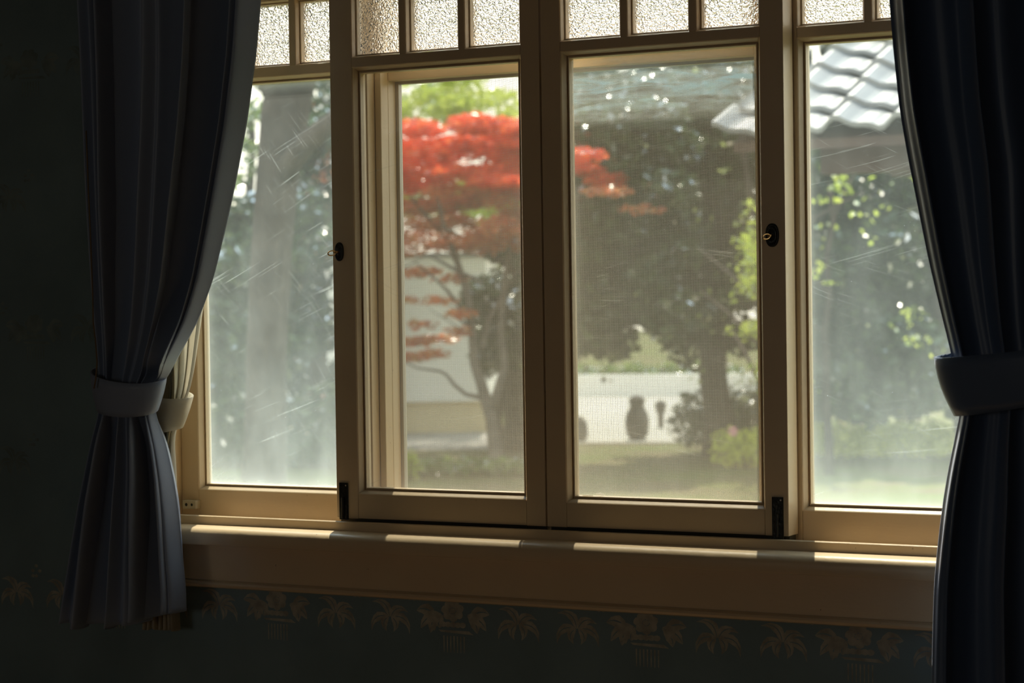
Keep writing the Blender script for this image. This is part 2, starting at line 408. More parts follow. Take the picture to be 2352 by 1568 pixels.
# sill, lip, apron
SX0, SX1 = -0.70, 0.83
sill = [(0.118, 0.914), (0.100, 0.934), (0.0745, 0.934), (0.0745, 0.914), (-0.004, 0.914), (-0.004, 0.9245), (-0.0055, 0.9255), (-0.0105, 0.9255), (-0.012, 0.9245), (-0.012, 0.9125)]
for k in range(9):
    a = D2R(90 + k * 11.25 * 1.0)
    sill.append((-0.0405 + 0.0135 * math.cos(a), 0.8975 + 0.0135 * math.sin(a)))
sill += [(-0.0545, 0.890), (-0.053, 0.8865), (-0.048, 0.8855), (0.118, 0.8855)]
so1 = MB().prism_x(sill, SX0, SX1).build('trim_1', M_PAINT, smooth=True); so1.data.set_sharp_from_angle(angle=0.5)
tag(so1, 'cream painted window sill with rounded nosing below the sashes', kind='structure')
apr = [(WY + 0.002, 0.8854), (-0.031, 0.8854), (-0.031, 0.8310), (-0.0295, 0.8300), (-0.031, 0.8290), (-0.0345, 0.8275), (-0.0360, 0.8245), (-0.0345, 0.8210), (-0.030, 0.8192), (WY + 0.002, 0.8185)]
tag(MB().prism_x(apr, SX0 + 0.015, SX1 - 0.015).build('trim_2', M_PAINT), 'cream apron board with a bead along its lower edge', kind='structure')
# jambs, head, casing
JX0, JX1 = -0.6075, 0.7345
tag(MB().box(WX0, JX0, -0.020, 0.118, 0.914, 1.86).build('trim_3', M_PAINT, bevel=0.0008), 'cream left window jamb behind the tied curtain', kind='structure')
tag(MB().box(JX1, WX1, -0.020, 0.118, 0.914, 1.86).build('trim_4', M_PAINT, bevel=0.0008), kind='structure')
tag(MB().box(WX0, WX1, -0.020, 0.118, 1.86, 1.90).build('trim_5', M_PAINT, bevel=0.0008), kind='structure')
mb = MB(); mb.box(SX0 + 0.02, WX0 + 0.004, -0.034, WY, 0.913, 1.975); mb.box(WX1 - 0.004, SX1 - 0.02, -0.034, WY, 0.913, 1.975); mb.box(WX0 + 0.004, WX1 - 0.004, -0.034, WY, 1.89, 1.975)
tag(mb.build('trim_6', M_PAINT, bevel=0.001), kind='structure')

# fixed outer posts and head rail that carry the insect screen
PL, PR = -0.2445, 0.3405
mb = MB()
mb.box(PL - 0.042, PL, 0.078, 0.100, 0.914, 1.86)
mb.box(PR, PR + 0.042, 0.078, 0.100, 0.914, 1.86)
mb.box(PL - 0.0105, PL, 0.057, 0.0779, 0.914, 1.86)
mb.box(PL, PR, 0.078, 0.100, 1.577, 1.603)
tag(mb.build('trim_7', M_PAINT, bevel=0.001), 'cream outer posts and cross rail seen through the middle panes', kind='structure')

# ------------------------------------------------------------------ sashes
def ring(mb, x0, x1, z0, z1, prof, y0):
    """mitred moulding round a rectangular opening; prof = (inset, depth)"""
    n = len(prof); vs_ = []
    for (cx, cz, sx, sz) in ((x0, z0, 1, 1), (x1, z0, -1, 1), (x1, z1, -1, -1), (x0, z1, 1, -1)):
        vs_ += [(cx + sx * i, y0 + d, cz + sz * i) for i, d in prof]
    fs = []
    for c in range(4):
        for k in range(n - 1):
            a, b = c * n + k, ((c + 1) % 4) * n + k
            fs.append((a, b, b + 1, a + 1))
    mb.add(vs_, fs)

PROF = [(0, 0.0), (0.0012, 0.0012), (0.0052, 0.0095), (0.0056, 0.0125), (0.0064, 0.0128), (0.0068, 0.0105), (0.0074, 0.0098), (0.0086, 0.0102), (0.0092, 0.0170), (0.0092, 0.0225)]
PROF2 = [(0, 0.0), (0.001, 0.001), (0.0026, 0.0085), (0.0030, 0.0105), (0.0038, 0.0088), (0.0048, 0.0100), (0.0052, 0.0170), (0.0052, 0.0225)]
RAIL = (1.5915, 1.6055)        # rail between the big pane and the small panes
ROW2 = (1.7055, 1.7175)
TOPR = (1.822, 1.858)

def sash(idx, label, x0, x1, y0, op, mb_z0, glass, muntins, low=0.9655):
    """x0..x1 outer width, op = inner flat opening"""
    T = 0.035
    t = thing('window_%d' % idx, ((op[0] + op[1]) / 2, y0, low), label, kind='structure')
    zb = mb_z0
    for a, b in ((x0, op[0]), (op[1], x1)):
        MB().box(a, b, y0, y0 + T, zb, TOPR[1]).build('stile', M_PAINT, t, bevel=0.0009)
    g = 0.0003
    MB().box(op[0] + g, op[1] - g, y0 + 0.0003, y0 + T - 0.0003, zb + 0.0005, low).build('bottom_rail', M_PAINT, t, bevel=0.0006)
    if zb > 0.92: MB().box(x0 + 0.002, x1 - 0.002, y0 + 0.008, y0 + T - 0.004, 0.9145, zb + 0.0005).build('bottom_runner', M_GAP_SHADE, t)  # dark strip standing in for the shadow gap below the rail
    MB().box(op[0] + g, op[1] - g, y0 + 0.0003, y0 + T - 0.0003, RAIL[0], RAIL[1]).build('middle_rail', M_PAINT, t, bevel=0.0005)
    MB().box(op[0] + g, op[1] - g, y0 + 0.0003, y0 + T - 0.0003, ROW2[0], ROW2[1]).build('upper_rail', M_PAINT, t, bevel=0.0005)
    MB().box(op[0] + g, op[1] - g, y0 + 0.0003, y0 + T - 0.0003, TOPR[0], TOPR[1]).build('top_rail', M_PAINT, t, bevel=0.0006)
    mw = 0.0105
    xs = [op[0]]
    for mx in muntins:
        for z0, z1 in ((RAIL[1], ROW2[0]), (ROW2[1], TOPR[0])):
            MB().box(mx, mx + mw, y0 + 0.0003, y0 + T - 0.0003, z0, z1).build('muntin', M_PAINT, t, bevel=0.0004)
        xs += [mx, mx + mw]
    xs.append(op[1])
    m = MB(); ring(m, op[0], op[1], low, RAIL[0], PROF, y0 + 0.0002)
    m.build('glazing_bead', M_PAINT, t)
    gp = MB().box(op[0] + 0.0085, op[1] - 0.0085, y0 + 0.0165, y0 + 0.0190, low + 0.0085, RAIL[0] - 0.0085).build('glass_pane', glass, t)
    for i in range(0, len(xs), 2):
        for z0, z1 in ((RAIL[1], ROW2[0]), (ROW2[1], TOPR[0])):
            m = MB(); ring(m, xs[i], xs[i + 1], z0, z1, PROF2, y0 + 0.0002); m.build('small_pane_bead', M_PAINT, t)
            MB().box(xs[i] + 0.0048, xs[i + 1] - 0.0048, y0 + 0.0165, y0 + 0.0185, z0 + 0.0048, z1 - 0.0048).build('patterned_pane', M_PAT, t)
    return t

G1 = dirty_glass('dusty_glass_left', 0.10, 0.13, 0.40, 0.15, half=(0.143, 0.313), angle=-52)
G2 = dirty_glass('lightly_dusty_glass', 0.025, 0.05, 0.15, 0.06, half=(0.139, 0.313), tint=(0.9, 0.88, 0.80), angle=-30)
G3 = dirty_glass('wiped_dusty_glass', 0.04, 0.07, 0.25, 0.09, half=(0.148, 0.313), tint=(0.88, 0.88, 0.80), smear=0.575, angle=14)
G4 = dirty_glass('dusty_glass_right', 0.095, 0.11, 0.40, 0.09, half=(0.142, 0.313), angle=-25)

YO = 0.038
W1 = sash(1, 'leftmost sliding sash, hazy scratched pane beside the slate blue curtain', -0.6070, -0.2560, YO, (-0.5750, -0.2900), 0.9165, G1, (-0.4840, -0.3930), low=0.9600)
W2 = sash(2, 'second sash from the left, its pane showing red maple leaves', -0.2965, 0.0506, 0.0, (-0.2590, 0.0205), 0.9290, G2, (-0.1770, -0.0790))
W3 = sash(3, 'third sash from the left, pane with a bluish wiped smear at its top', 0.0532, 0.4129, 0.0, (0.0835, 0.3795), 0.9290, G3, (0.1760, 0.2780), low=0.9635)
W4 = sash(4, 'rightmost sliding sash, hazy pane with the tiled roof behind it', 0.3790, 0.7340, YO, (0.4180, 0.7000), 0.9165, G4, (0.5115, 0.6060), low=0.9600)

# black floor brackets and screw locks on the meeting stiles
def bracket(par, px, py0, py1, wpx):
    a = at(px - wpx / 2, (py0 + py1) / 2, 0); b = at(px + wpx / 2, (py0 + py1) / 2, 0)
    z1, z0 = at(px, py0, 0).z, at(px, py1, 0).z + 0.001
    m = MB(); m.box(a.x, b.x, -0.0018, 0.0004, z0, z1)
    m.box(a.x + 0.002, b.x - 0.001, -0.0034, -0.0016, z0, z0 + 0.4 * (z1 - z0))
    cxm = (a.x + b.x) / 2
    m.tube([(cxm, -0.0040, z0 + 0.002), (cxm, -0.0040, z0 + 0.6 * (z1 - z0))], 0.0024, 8)
    o = m.build('iron_bolt', M_BLACK, par, bevel=0.0005)
    for sx in (-1, 1):
        for zz in (z1 - 0.004, z0 + 0.010):
            c = (cxm + sx * (b.x - a.x) * 0.30, -0.0020, zz)
            MB().add([(c[0] + 0.0012 * math.cos(q * 1.047), c[1] - (0.0006 if True else 0), c[2] + 0.0012 * math.sin(q * 1.047)) for q in range(6)] + [(c[0] + 0.0014 * math.cos(q * 1.047), c[1] + 0.001, c[2] + 0.0014 * math.sin(q * 1.047)) for q in range(6)],
                     [tuple(range(6))] + [(q, (q + 1) % 6, 6 + (q + 1) % 6, 6 + q) for q in range(6)]).build('screw', M_ALU if (sx > 0 and zz > z0 + 0.02) else M_BLACK, o)
    o['label'] = 'black iron bolt at the foot of the stile'
bracket(W2, 790.5, 1108, 1194, 20)
bracket(W3, 1787, 1141, 1238, 26)

def screw_lock(par, px, py, wpx, hpx, tip):
    c = at(px, py, 0); wx = wpx / 1.40 / 2000 * 1.06; hz = hpx / 1.66 / 2000
    m = MB(); n = 28
    prof = [(1.0, 0.0), (1.0, -0.0012), (0.94, -0.0022), (0.80, -0.0024), (0.74, -0.0018), (0.45, -0.0018), (0.38, -0.0026), (0.0, -0.0028)]
    vs_ = []; fs = []
    for s_, d in prof:
        for q in range(n):
            a = 2 * math.pi * q / n
            vs_.append((c.x + wx * s_ * math.copysign(abs(math.cos(a)) ** 0.85, math.cos(a)), d, c.z + hz * s_ * math.copysign(abs(math.sin(a)) ** 0.85, math.sin(a))))
    for i in range(len(prof) - 1):
        for q in range(n): fs.append((i * n + q, i * n + (q + 1) % n, (i + 1) * n + (q + 1) % n, (i + 1) * n + q))
    m.add(vs_, fs)
    pl = m.build('lock_plate', M_BLACK, par, smooth=True)
    # screw with a looped thumb grip, hanging slightly left
    k = MB(); k.tube([(c.x, -0.001, c.z), (c.x - 0.0004, -0.013, c.z - 0.001)], 0.0019, 10)
    cc = Vector((c.x - 0.0010, -0.0195, c.z - 0.0022)); dirv = Vector((-0.30, -0.93, -0.18)).normalized(); sidev = dirv.cross(Vector((0.97, 0, 0.25))).normalized()
    loop = [cc + dirv * (0.0075 * math.cos(a)) + sidev * (0.0033 * math.sin(a)) for a in [2 * math.pi * q / 18 for q in range(19)]]
    k.tube(loop, 0.0010, 8)
    ko = k.build('lock_key', M_BRASS, pl, smooth=True)
screw_lock(W2, 780, 578, 20, 46, (762, 579))
screw_lock(W3, 1774, 540, 25, 52, (1754, 543))

# beige stop block on the left sash
a = at(420, 1148, 0.02); 
bl = MB()
X0, X1, Z0, Z1 = at(419, 1168, 0.024).x, at(449, 1168, 0.024).x, at(430, 1168, 0.024).z, at(430, 1149, 0.024).z
bl.box(X0, X1, 0.024, YO + 0.0004, Z0, Z1)
bo = bl.build('stop_block', M_PLASTIC, W1, bevel=0.0006)
for xx, rr in ((X0 + 0.3 * (X1 - X0), 0.0026), (X0 + 0.72 * (X1 - X0), 0.0022)):
    hm = MB(); zc = (Z0 + Z1) / 2
    hm.add([(xx + rr * 0.9 * math.cos(q * math.pi / 8), 0.0238, zc + rr * math.sin(q * math.pi / 8)) for q in range(16)] + [(xx + rr * 0.9 * math.cos(q * math.pi / 8), 0.0246, zc + rr * math.sin(q * math.pi / 8)) for q in range(16)],
           [tuple(range(16))] + [(q, (q + 1) % 16, 16 + (q + 1) % 16, 16 + q) for q in range(16)])
    hm.build('screw_hole', M_HOLE, bo)

M_TAPE = leaf_mat('old_white_tape', (0.9, 0.88, 0.82), (0.92, 0.9, 0.84), 0.75, 0.1)
def scrap(par, pts):
    m = MB(); q = [at(x, y, 0.0155) for x, y in pts]
    n = len(q); m.add([tuple(v) for v in q] + [(v.x, v.y + 0.0007, v.z) for v in q], [tuple(range(n)), tuple(range(n, 2 * n))[::-1]] + [(i, (i + 1) % n, n + (i + 1) % n, n + i) for i in range(n)])
    m.build('tape_scrap', M_TAPE, par)['label'] = 'torn scrap of old white tape'
scrap(W3, [(1323, 1144), (1326, 1136), (1333, 1139), (1348, 1134), (1360, 1137), (1372, 1142), (1404, 1143), (1405, 1149), (1370, 1148), (1330, 1147)])
scrap(W3, [(1366, 1133), (1379, 1131), (1390, 1136), (1378, 1138)])

# ------------------------------------------------------------------ insect screen (real crossing wires)
sx0, sx1, sz0, sz1, sy = PL - 0.004, PR + 0.004, 0.925, 1.583, 0.106
scr = thing('insect_screen', ((sx0 + sx1) / 2, sy, sz0), 'wire insect screen in a thin frame outside the two middle sashes', 'screen')
fr = MB()
for a in ((sx0, sx0 + 0.009, 0.1005, 0.110, sz0, sz1), (sx1 - 0.009, sx1, 0.1005, 0.110, sz0, sz1), (sx0 + 0.009, sx1 - 0.009, 0.1005, 0.110, sz0, sz0 + 0.010), (sx0 + 0.009, sx1 - 0.009, 0.1005, 0.110, sz1 - 0.010, sz1)):
    fr.box(*a)
fr.build('screen_frame', M_ALU, scr, bevel=0.0006)
wm = MB(); P = 0.00165; hw = 0.00021
xx = sx0 + 0.008
while xx < sx1 - 0.008:
    wm.add([(xx - hw, sy, sz0 + 0.009), (xx, sy - hw, sz0 + 0.009), (xx + hw, sy, sz0 + 0.009), (xx - hw, sy, sz1 - 0.009), (xx, sy - hw, sz1 - 0.009), (xx + hw, sy, sz1 - 0.009)], [(0, 1, 4, 3), (1, 2, 5, 4), (2, 0, 3, 5)]); xx += P
zz = sz0 + 0.0085
while zz < sz1 - 0.0085:
    sag = 0
    wm.add([(sx0 + 0.008, sy + 0.0004, zz - hw), (sx0 + 0.008, sy + 0.0004 - hw, zz), (sx0 + 0.008, sy + 0.0004, zz + hw), (sx1 - 0.008, sy + 0.0004, zz - hw), (sx1 - 0.008, sy + 0.0004 - hw, zz), (sx1 - 0.008, sy + 0.0004, zz + hw)], [(0, 3, 4, 1), (1, 4, 5, 2), (2, 5, 3, 0)]); zz += P
wmo = wm.build('wire_mesh', M_MESHW, scr, flip=False)
# ------------------------------------------------------------------ garden
GZ = -0.35
M_LAWN = principled('lawn', (0.10, 0.13, 0.035), 0.9, spec=0.1, vary=0.5, vscale=1.6, bump=0.6, bscale=12, col2=(0.13, 0.11, 0.06))
M_ROADC = principled('pale_concrete', (0.38, 0.36, 0.31), 0.85, vary=0.12, vscale=0.8)
M_GREYROAD = principled('grey_asphalt', (0.30, 0.28, 0.25), 0.85, vary=0.15, vscale=1.0)
M_PLASTER = principled('white_plaster', (0.93, 0.90, 0.82), 0.8, vary=0.08, vscale=1.0)
M_BEIGE = principled('beige_footing', (0.72, 0.60, 0.38), 0.8, vary=0.1, vscale=1.0)
M_BARK = principled('dark_bark', (0.075, 0.06, 0.05), 0.9, spec=0.15, vary=0.5, vscale=7, bump=1.0, bscale=14)
M_BARK2 = principled('grey_bark', (0.15, 0.13, 0.11), 0.9, spec=0.15, vary=0.4, vscale=8, bump=1.0, bscale=14)
M_RED = leaf_mat('maple_leaf', (0.62, 0.05, 0.03), (0.92, 0.13, 0.05), 0.68, 0.2, c3=(0.90, 0.24, 0.07))
M_ORG = leaf_mat('lower_maple_leaf', (0.48, 0.10, 0.05), (0.85, 0.28, 0.10), 0.6, 0.3, c3=(0.62, 0.40, 0.18))
M_YG = leaf_mat('yellow_green_leaf', (0.38, 0.50, 0.07), (0.62, 0.68, 0.14), 0.6, 0.3)
M_MID = leaf_mat('mid_green_leaf', (0.07, 0.13, 0.035), (0.22, 0.32, 0.06), 0.45, 0.9)
M_DAP = leaf_mat('dappled_leaf', (0.25, 0.34, 0.08), (0.55, 0.62, 0.22), 0.5, 1.0, c3=(0.7, 0.6, 0.5))
M_DARK = leaf_mat('evergreen_leaf', (0.03, 0.055, 0.028), (0.075, 0.115, 0.04), 0.30, 0.7)
M_BUSH = leaf_mat('lime_bush_leaf', (0.62, 0.72, 0.08), (0.85, 0.90, 0.16), 0.55, 0.4)
M_TILE = principled('silver_grey_roof_tile', (0.23, 0.235, 0.24), 0.35, 0.0, vary=0.2, vscale=3, bump=0.2, bscale=30)
M_BEAM = principled('reddish_beam', (0.085, 0.05, 0.04), 0.7, vary=0.3, vscale=5)
M_STONE = principled('dark_stone', (0.13, 0.115, 0.10), 0.9, vary=0.4, vscale=9, bump=0.8, bscale=20)
M_PINK = principled('pink_petal', (0.85, 0.35, 0.45), 0.6)
M_PINKISH = principled('pale_pink_render', (0.75, 0.58, 0.48), 0.8)

def leaves(name, mat, blobs, parent=None, flat=0.0, kind=None):
    """blobs: (centre, (rx, ry, rz), count, leaf length); every leaf a folded diamond"""
    Vs, Fs = [], []; base = 0
    for c, r, n, L in blobs:
        d = RNG.normal(size=(n, 3)); d /= np.linalg.norm(d, axis=1)[:, None]
        rad = RNG.random(n) ** 0.45
        ctr = np.array(c) + d * rad[:, None] * np.array(r)
        a = RNG.normal(size=(n, 3)); 
        if flat: a[:, 2] *= (1 - flat)
        a /= np.linalg.norm(a, axis=1)[:, None]
        b = np.cross(a, RNG.normal(size=(n, 3)) * np.array((1 - flat, 1 - flat, 1)) if flat else RNG.normal(size=(n, 3)))
        b /= np.maximum(np.linalg.norm(b, axis=1)[:, None], 1e-6)
        nn = np.cross(a, b)
        l = L * (0.65 + 0.7 * RNG.random(n))[:, None]
        p0 = ctr - a * l * 0.5; p2 = ctr + a * l * 0.5
        p1 = ctr + b * l * 0.30 + nn * l * 0.08; p3 = ctr - b * l * 0.30 + nn * l * 0.08
        Vs.append(np.stack([p0, p1, p2, p3], 1).reshape(-1, 3))
        idx = np.arange(n * 4).reshape(-1, 4) + base
        Fs.append(idx); base += n * 4
    V = np.concatenate(Vs); Fq = np.concatenate(Fs)
    tri = np.concatenate([Fq[:, [0, 1, 2]], Fq[:, [0, 2, 3]]], 1).reshape(-1, 3)
    off = np.array(origin_of(parent)); V = V - off
    me = bpy.data.meshes.new(name)
    me.vertices.add(len(V)); me.vertices.foreach_set('co', V.astype(np.float32).ravel())
    me.loops.add(len(tri) * 3); me.loops.foreach_set('vertex_index', tri.ravel().astype(np.int32))
    me.polygons.add(len(tri)); me.polygons.foreach_set('loop_start', np.arange(0, len(tri) * 3, 3, dtype=np.int32))
    me.polygons.foreach_set('loop_total', np.full(len(tri), 3, dtype=np.int32))
    me.update(); me.validate(); me.materials.append(mat)
    o = bpy.data.objects.new(name, me); COL.objects.link(o)
    if parent is not None: o.parent = parent
    if kind: o['kind'] = kind
    return o

def P(px, py, Y): return at(px, py, Y)
def blob(px, py, Y, wpx, hpx, n, L, depth=None):
    c = at(px, py, Y); D = (c - CAM).dot(fwd); s = D / F
    rx = wpx * s / 2; rz = hpx * s / 2
    return ((c.x, c.y, c.z), (rx, depth if depth else max(rx * 0.7, 0.3), rz), n, L)

def wob(p0, p1, k, amp, seed=0):
    rnd = random.Random(seed); out = []
    for i in range(k + 1):
        s = i / k; q = p0.lerp(p1, s)
        a = amp if 0 < i < k else 0
        out.append(q + Vector((rnd.uniform(-a, a), rnd.uniform(-a, a), rnd.uniform(-a, a) * 0.3)))
    return out

# ground: lawn, grey lane, sunlit pavement
def slab(name, pts, z, mat, label):
    n = len(pts); m = MB()
    m.add([(x, y, z) for x, y in pts] + [(x, y, z - 0.3) for x, y in pts], [tuple(range(n)), tuple(range(n, 2 * n))[::-1]] + [(i, (i + 1) % n, n + (i + 1) % n, n + i) for i in range(n)])
    o = m.build(name, mat); tag(o, label, kind='structure'); return o
slab('ground', [(-60, 0.13), (40, 0.13), (40, 90), (-60, 90)], GZ, M_LAWN, 'brownish green garden ground outside the window')
def gp(px, py, z=GZ): g = ground_at(px, py, z); return (g.x, g.y)
ln = [gp(-700, 1046), gp(1215, 1034), gp(1215, 990), gp(-700, 996)]
slab('lane', ln, GZ + 0.012, M_GREYROAD, 'grey lane in front of the pale building')
pv = [gp(1318, 1020), gp(1600, 1018), gp(1650, 905), gp(1290, 905)]
slab('pavement', pv, GZ + 0.014, M_ROADC, 'sunlit pale pavement beyond the lawn')

# pale building behind the maple
b0, b1 = gp(300, 1004), gp(1118, 994)
dirx = Vector((b1[0] - b0[0], b1[1] - b0[1], 0)); dist = dirx.length; dn = dirx.normalized(); back = Vector((-dn.y, dn.x, 0))
if back.y < 0: back = -back
bt = thing('garden_building', (b1[0], b1[1], GZ), 'pale plastered building with a beige footing standing behind the red maple', 'building')
def wallbox(p0, d, length, n, thick, z0, z1, out=0.0):
    m = MB(); q = Vector((p0[0], p0[1], 0)) - n * out
    c = [q, q + d * length, q + d * length + n * thick, q + n * thick]
    m.add([(k.x, k.y, z0) for k in c] + [(k.x, k.y, z1) for k in c], [(0, 3, 2, 1), (4, 5, 6, 7), (0, 1, 5, 4), (1, 2, 6, 5), (2, 3, 7, 6), (3, 0, 4, 7)])
    return m
zsplit = GZ + 0.38
wallbox(b0, dn, dist, back, 4.0, GZ, zsplit, 0.0).build('footing', M_BEIGE, bt)
wallbox(b0, dn, dist + 0.02, back, 4.0, zsplit + 0.0005, 1.75, 0.05).build('wall_panel', M_PLASTER, bt)
wallbox(b0, dn, dist + 0.1, back, 4.2, 1.7505, 1.80, 0.08).build('roof_slab', M_TILE, bt)

# low pale wall at the far side of the pavement
lw = wallbox(gp(1290, 912), (Vector((*gp(1650, 909), 0)) - Vector((*gp(1290, 912), 0))).normalized(), 4.2, Vector((0.2, 1, 0)).normalized(), 0.2, GZ, GZ + 0.35, 0.0)
tag(lw.build('low_wall', M_PLASTER), 'low white wall at the far edge of the sunlit pavement', 'wall')

# --- the red maple
mt = ground_at(1150, 1085)
mY = mt.y
maple = thing('maple_tree', (mt.x, mt.y, GZ), 'red leaved maple with a forked slender trunk in front of the pale building', 'tree')
tr = MB()
def pth(m, pts, rads, Y=None, n=10):
    out = [at(p[0], p[1], (mY if Y is None else Y) + (p[2] if len(p) > 2 else 0)) for p in pts]
    m.tube(out, rads, n)
base = Vector((mt.x, mt.y, GZ - 0.05))
pts = [base] + [at(x, y, mY) for x, y in ((1143, 1060), (1135, 1010), (1130, 960), (1118, 925), (1105, 880), (1090, 835), (1085, 760), (1075, 680), (1050, 600), (1020, 520), (1000, 430))]
tr.tube(pts, [0.11, 0.085, 0.065, 0.062, 0.058, 0.05, 0.045, 0.04, 0.035, 0.03, 0.022, 0.012], 12)
pth(tr, [(1128, 950), (1143, 900, .05), (1160, 840, .1), (1150, 760, .2), (1160, 640, .2), (1180, 520, .3), (1190, 400, .3)], [0.05, 0.045, 0.04, 0.035, 0.03, 0.022, 0.012])
pth(tr, [(1112, 915), (1070, 905, -.05), (1045, 885, -.1), (1025, 860, -.1), (1010, 852, -.1), (960, 845, -.2), (925, 830, -.2)], [0.026, 0.02, 0.017, 0.014, 0.013, 0.010, 0.006])
pth(tr, [(1085, 740), (1060, 710, -.1), (1030, 670, -.2), (1000, 640, -.3), (950, 600, -.3)], [0.028, 0.02, 0.016, 0.012, 0.006])
pth(tr, [(1105, 800), (1125, 730, .2), (1200, 600, .3), (1300, 480, .3), (1380, 400, .3)], [0.03, 0.028, 0.024, 0.018, 0.01])
pth(tr, [(1075, 660), (1030, 560, .2), (960, 470, .2), (900, 400, .2), (820, 360, .2)], [0.028, 0.024, 0.018, 0.014, 0.008])
tr.build('trunk', M_BARK2, maple, smooth=True)
bl_ = []
rr = random.Random(5)
for i in range(46):
    px = rr.uniform(885, 1235); py = rr.uniform(285, 440) + 0.00022 * (px - 1090) ** 2
    bl_.append(blob(px, py, mY + rr.uniform(-0.5, 0.9), rr.uniform(90, 170), rr.uniform(30, 56), 380, 0.066, 0.35))
for i in range(9):
    px = rr.uniform(1235, 1400); py = 300 + (px - 1235) * 0.42 + rr.uniform(-12, 50)
    bl_.append(blob(px, py, mY + rr.uniform(-0.4, 0.6), rr.uniform(80, 120), rr.uniform(24, 40), 300, 0.062, 0.3))
leaves('red_foliage', M_RED, bl_, maple, flat=0.55)
bl_ = []
for i in range(34):
    px = rr.uniform(870, 1240); py = rr.uniform(425, 575)
    bl_.append(blob(px, py, mY + rr.uniform(-0.3, 0.8), rr.uniform(80, 150), rr.uniform(30, 55), 260, 0.06, 0.3))
for (px, py, w_, n_) in ((925, 580, 110, 130), (1010, 570, 90, 80), (960, 625, 150, 190), (1035, 640, 90, 110), (915, 690, 90, 110), (1000, 690, 110, 90), (1060, 720, 80, 90), (960, 745, 100, 70),
                     (930, 785, 140, 260), (1000, 780, 110, 150), (1055, 760, 70, 60), (935, 820, 110, 220), (990, 812, 90, 120), (850, 640, 120, 150), (850, 780, 150, 200), (1400, 440, 130, 130), (1470, 480, 120, 90)):
    bl_.append(blob(px, py, mY + rr.uniform(-0.3, 0.3), w_, 26, n_, 0.062, 0.25))
leaves('orange_foliage', M_ORG, bl_, maple, flat=0.6)

# --- other trees
def tree(label, cat, name, root_px, root_py, top_px, top_py, r0, r1, mat, blobs, bark=M_BARK, group=None, flat=0.2, seed=1, amp=0.05):
    g = ground_at(root_px, root_py); Y = g.y
    t = thing(name, (g.x, g.y, GZ), label, cat, group)
    top = at(top_px, top_py, Y); m = MB()
    pts = wob(Vector((g.x, g.y, GZ - 0.05)), top, 8, amp, seed)
    m.tube(pts, [r0 * 1.25] + [r0 + (r1 - r0) * i / 7 for i in range(8)], 12)
    rnd = random.Random(seed)
    for k in range(3, 8):
        p = pts[k]; a = rnd.uniform(0, 6.28); L = rnd.uniform(0.6, 1.3)
        m.tube([p, p + Vector((math.cos(a) * L * .5, math.sin(a) * L * .5, L * .35)), p + Vector((math.cos(a) * L, math.sin(a) * L, L * .6))], [r1 * 0.8, r1 * 0.5, r1 * 0.2], 7)
    m.build('trunk', bark, t, smooth=True)
    leaves('foliage', mat, [blob(b[0], b[1], Y + (b[6] if len(b) > 6 else 0), b[2], b[3], b[4], b[5]) for b in blobs], t, flat=flat)
    return t

# thick leaning trunk close behind the leftmost pane
def cloud(x0, x1, y0, y1, n, w_, h_, cnt, L, seed, dY=0.9):
    r_ = random.Random(seed)
    return [(r_.uniform(x0, x1), r_.uniform(y0, y1), w_ * r_.uniform(.6, 1.3), h_ * r_.uniform(.6, 1.3), cnt, L, r_.uniform(-dY, dY)) for _ in range(n)]
g = at(625, 1290, 6.2)
big = thing('old_tree', (g.x, g.y, GZ), 'thick dark leaning tree trunk close outside the leftmost pane', 'tree')
m = MB(); 
tp = [at(x, y, 6.2) for x, y in ((585, 1420), (600, 1200), (610, 1000), (612, 800), (622, 600), (636, 420), (655, 260), (690, 60), (720, -160))]
tp[0].z = min(tp[0].z, GZ - 0.02)
m.tube(tp, [0.15, 0.12, 0.105, 0.10, 0.10, 0.105, 0.12, 0.11, 0.09], 16)
m.tube([tp[5], at(700, 330, 6.1), at(765, 280, 6.0), at(860, 180, 5.8)], [0.07, 0.055, 0.05, 0.035], 10)
m.tube([tp[6], at(600, 160, 6.4), at(560, 40, 6.5)], [0.07, 0.05, 0.035], 10)
m.build('trunk', M_BARK, big, smooth=True)
leaves('foliage', M_MID, [blob(x, y, 6.2 + d, w_, h_, n_, 0.05) for (x, y, w_, h_, n_, d) in ((560, 60, 260, 120, 260, .3), (760, -60, 420, 160, 500, 0), (980, -140, 400, 160, 300, 0), (700, 130, 90, 60, 30, .2), (450, -60, 300, 160, 200, .2))], big)
# brown hanging leaves beside it
tree('brownish leaved small tree between the leaning trunk and the maple', 'tree', 'copper_tree', 742, 1052, 735, 330, 0.06, 0.02, M_ORG,
     [(735, 400, 90, 150, 200, .07), (745, 330, 80, 90, 90, .07), (720, 470, 70, 60, 60, .07)], seed=3)
tree('pale yellow green layered shrub glimpsed right of the leaning trunk', 'tree', 'layered_tree', 730, 1060, 722, 560, 0.05, 0.02, M_YG,
     [(700, 518, 110, 22, 170, .07), (740, 508, 90, 24, 200, .07), (730, 548, 80, 20, 90, .07), (760, 535, 70, 20, 80, .07), (505, 540, 50, 50, 50, .06), (690, 590, 70, 15, 30, .06)], seed=4)
tree('bright green tree whose leaves sparkle beside the slate blue curtain', 'tree', 'sparkling_tree', 560, 1030, 575, 230, 0.10, 0.03, M_MID,
     cloud(520, 605, 215, 430, 14, 60, 50, 70, .07, 21) + [(605, 240, 70, 60, 90, .07)], seed=6)
tree('dense grey green shrubbery filling the lower leftmost pane', 'shrub', 'dense_shrub', 560, 1062, 560, 560, 0.08, 0.02, M_DARK,
     cloud(440, 780, 480, 1020, 60, 120, 110, 430, .11, 31), seed=8)
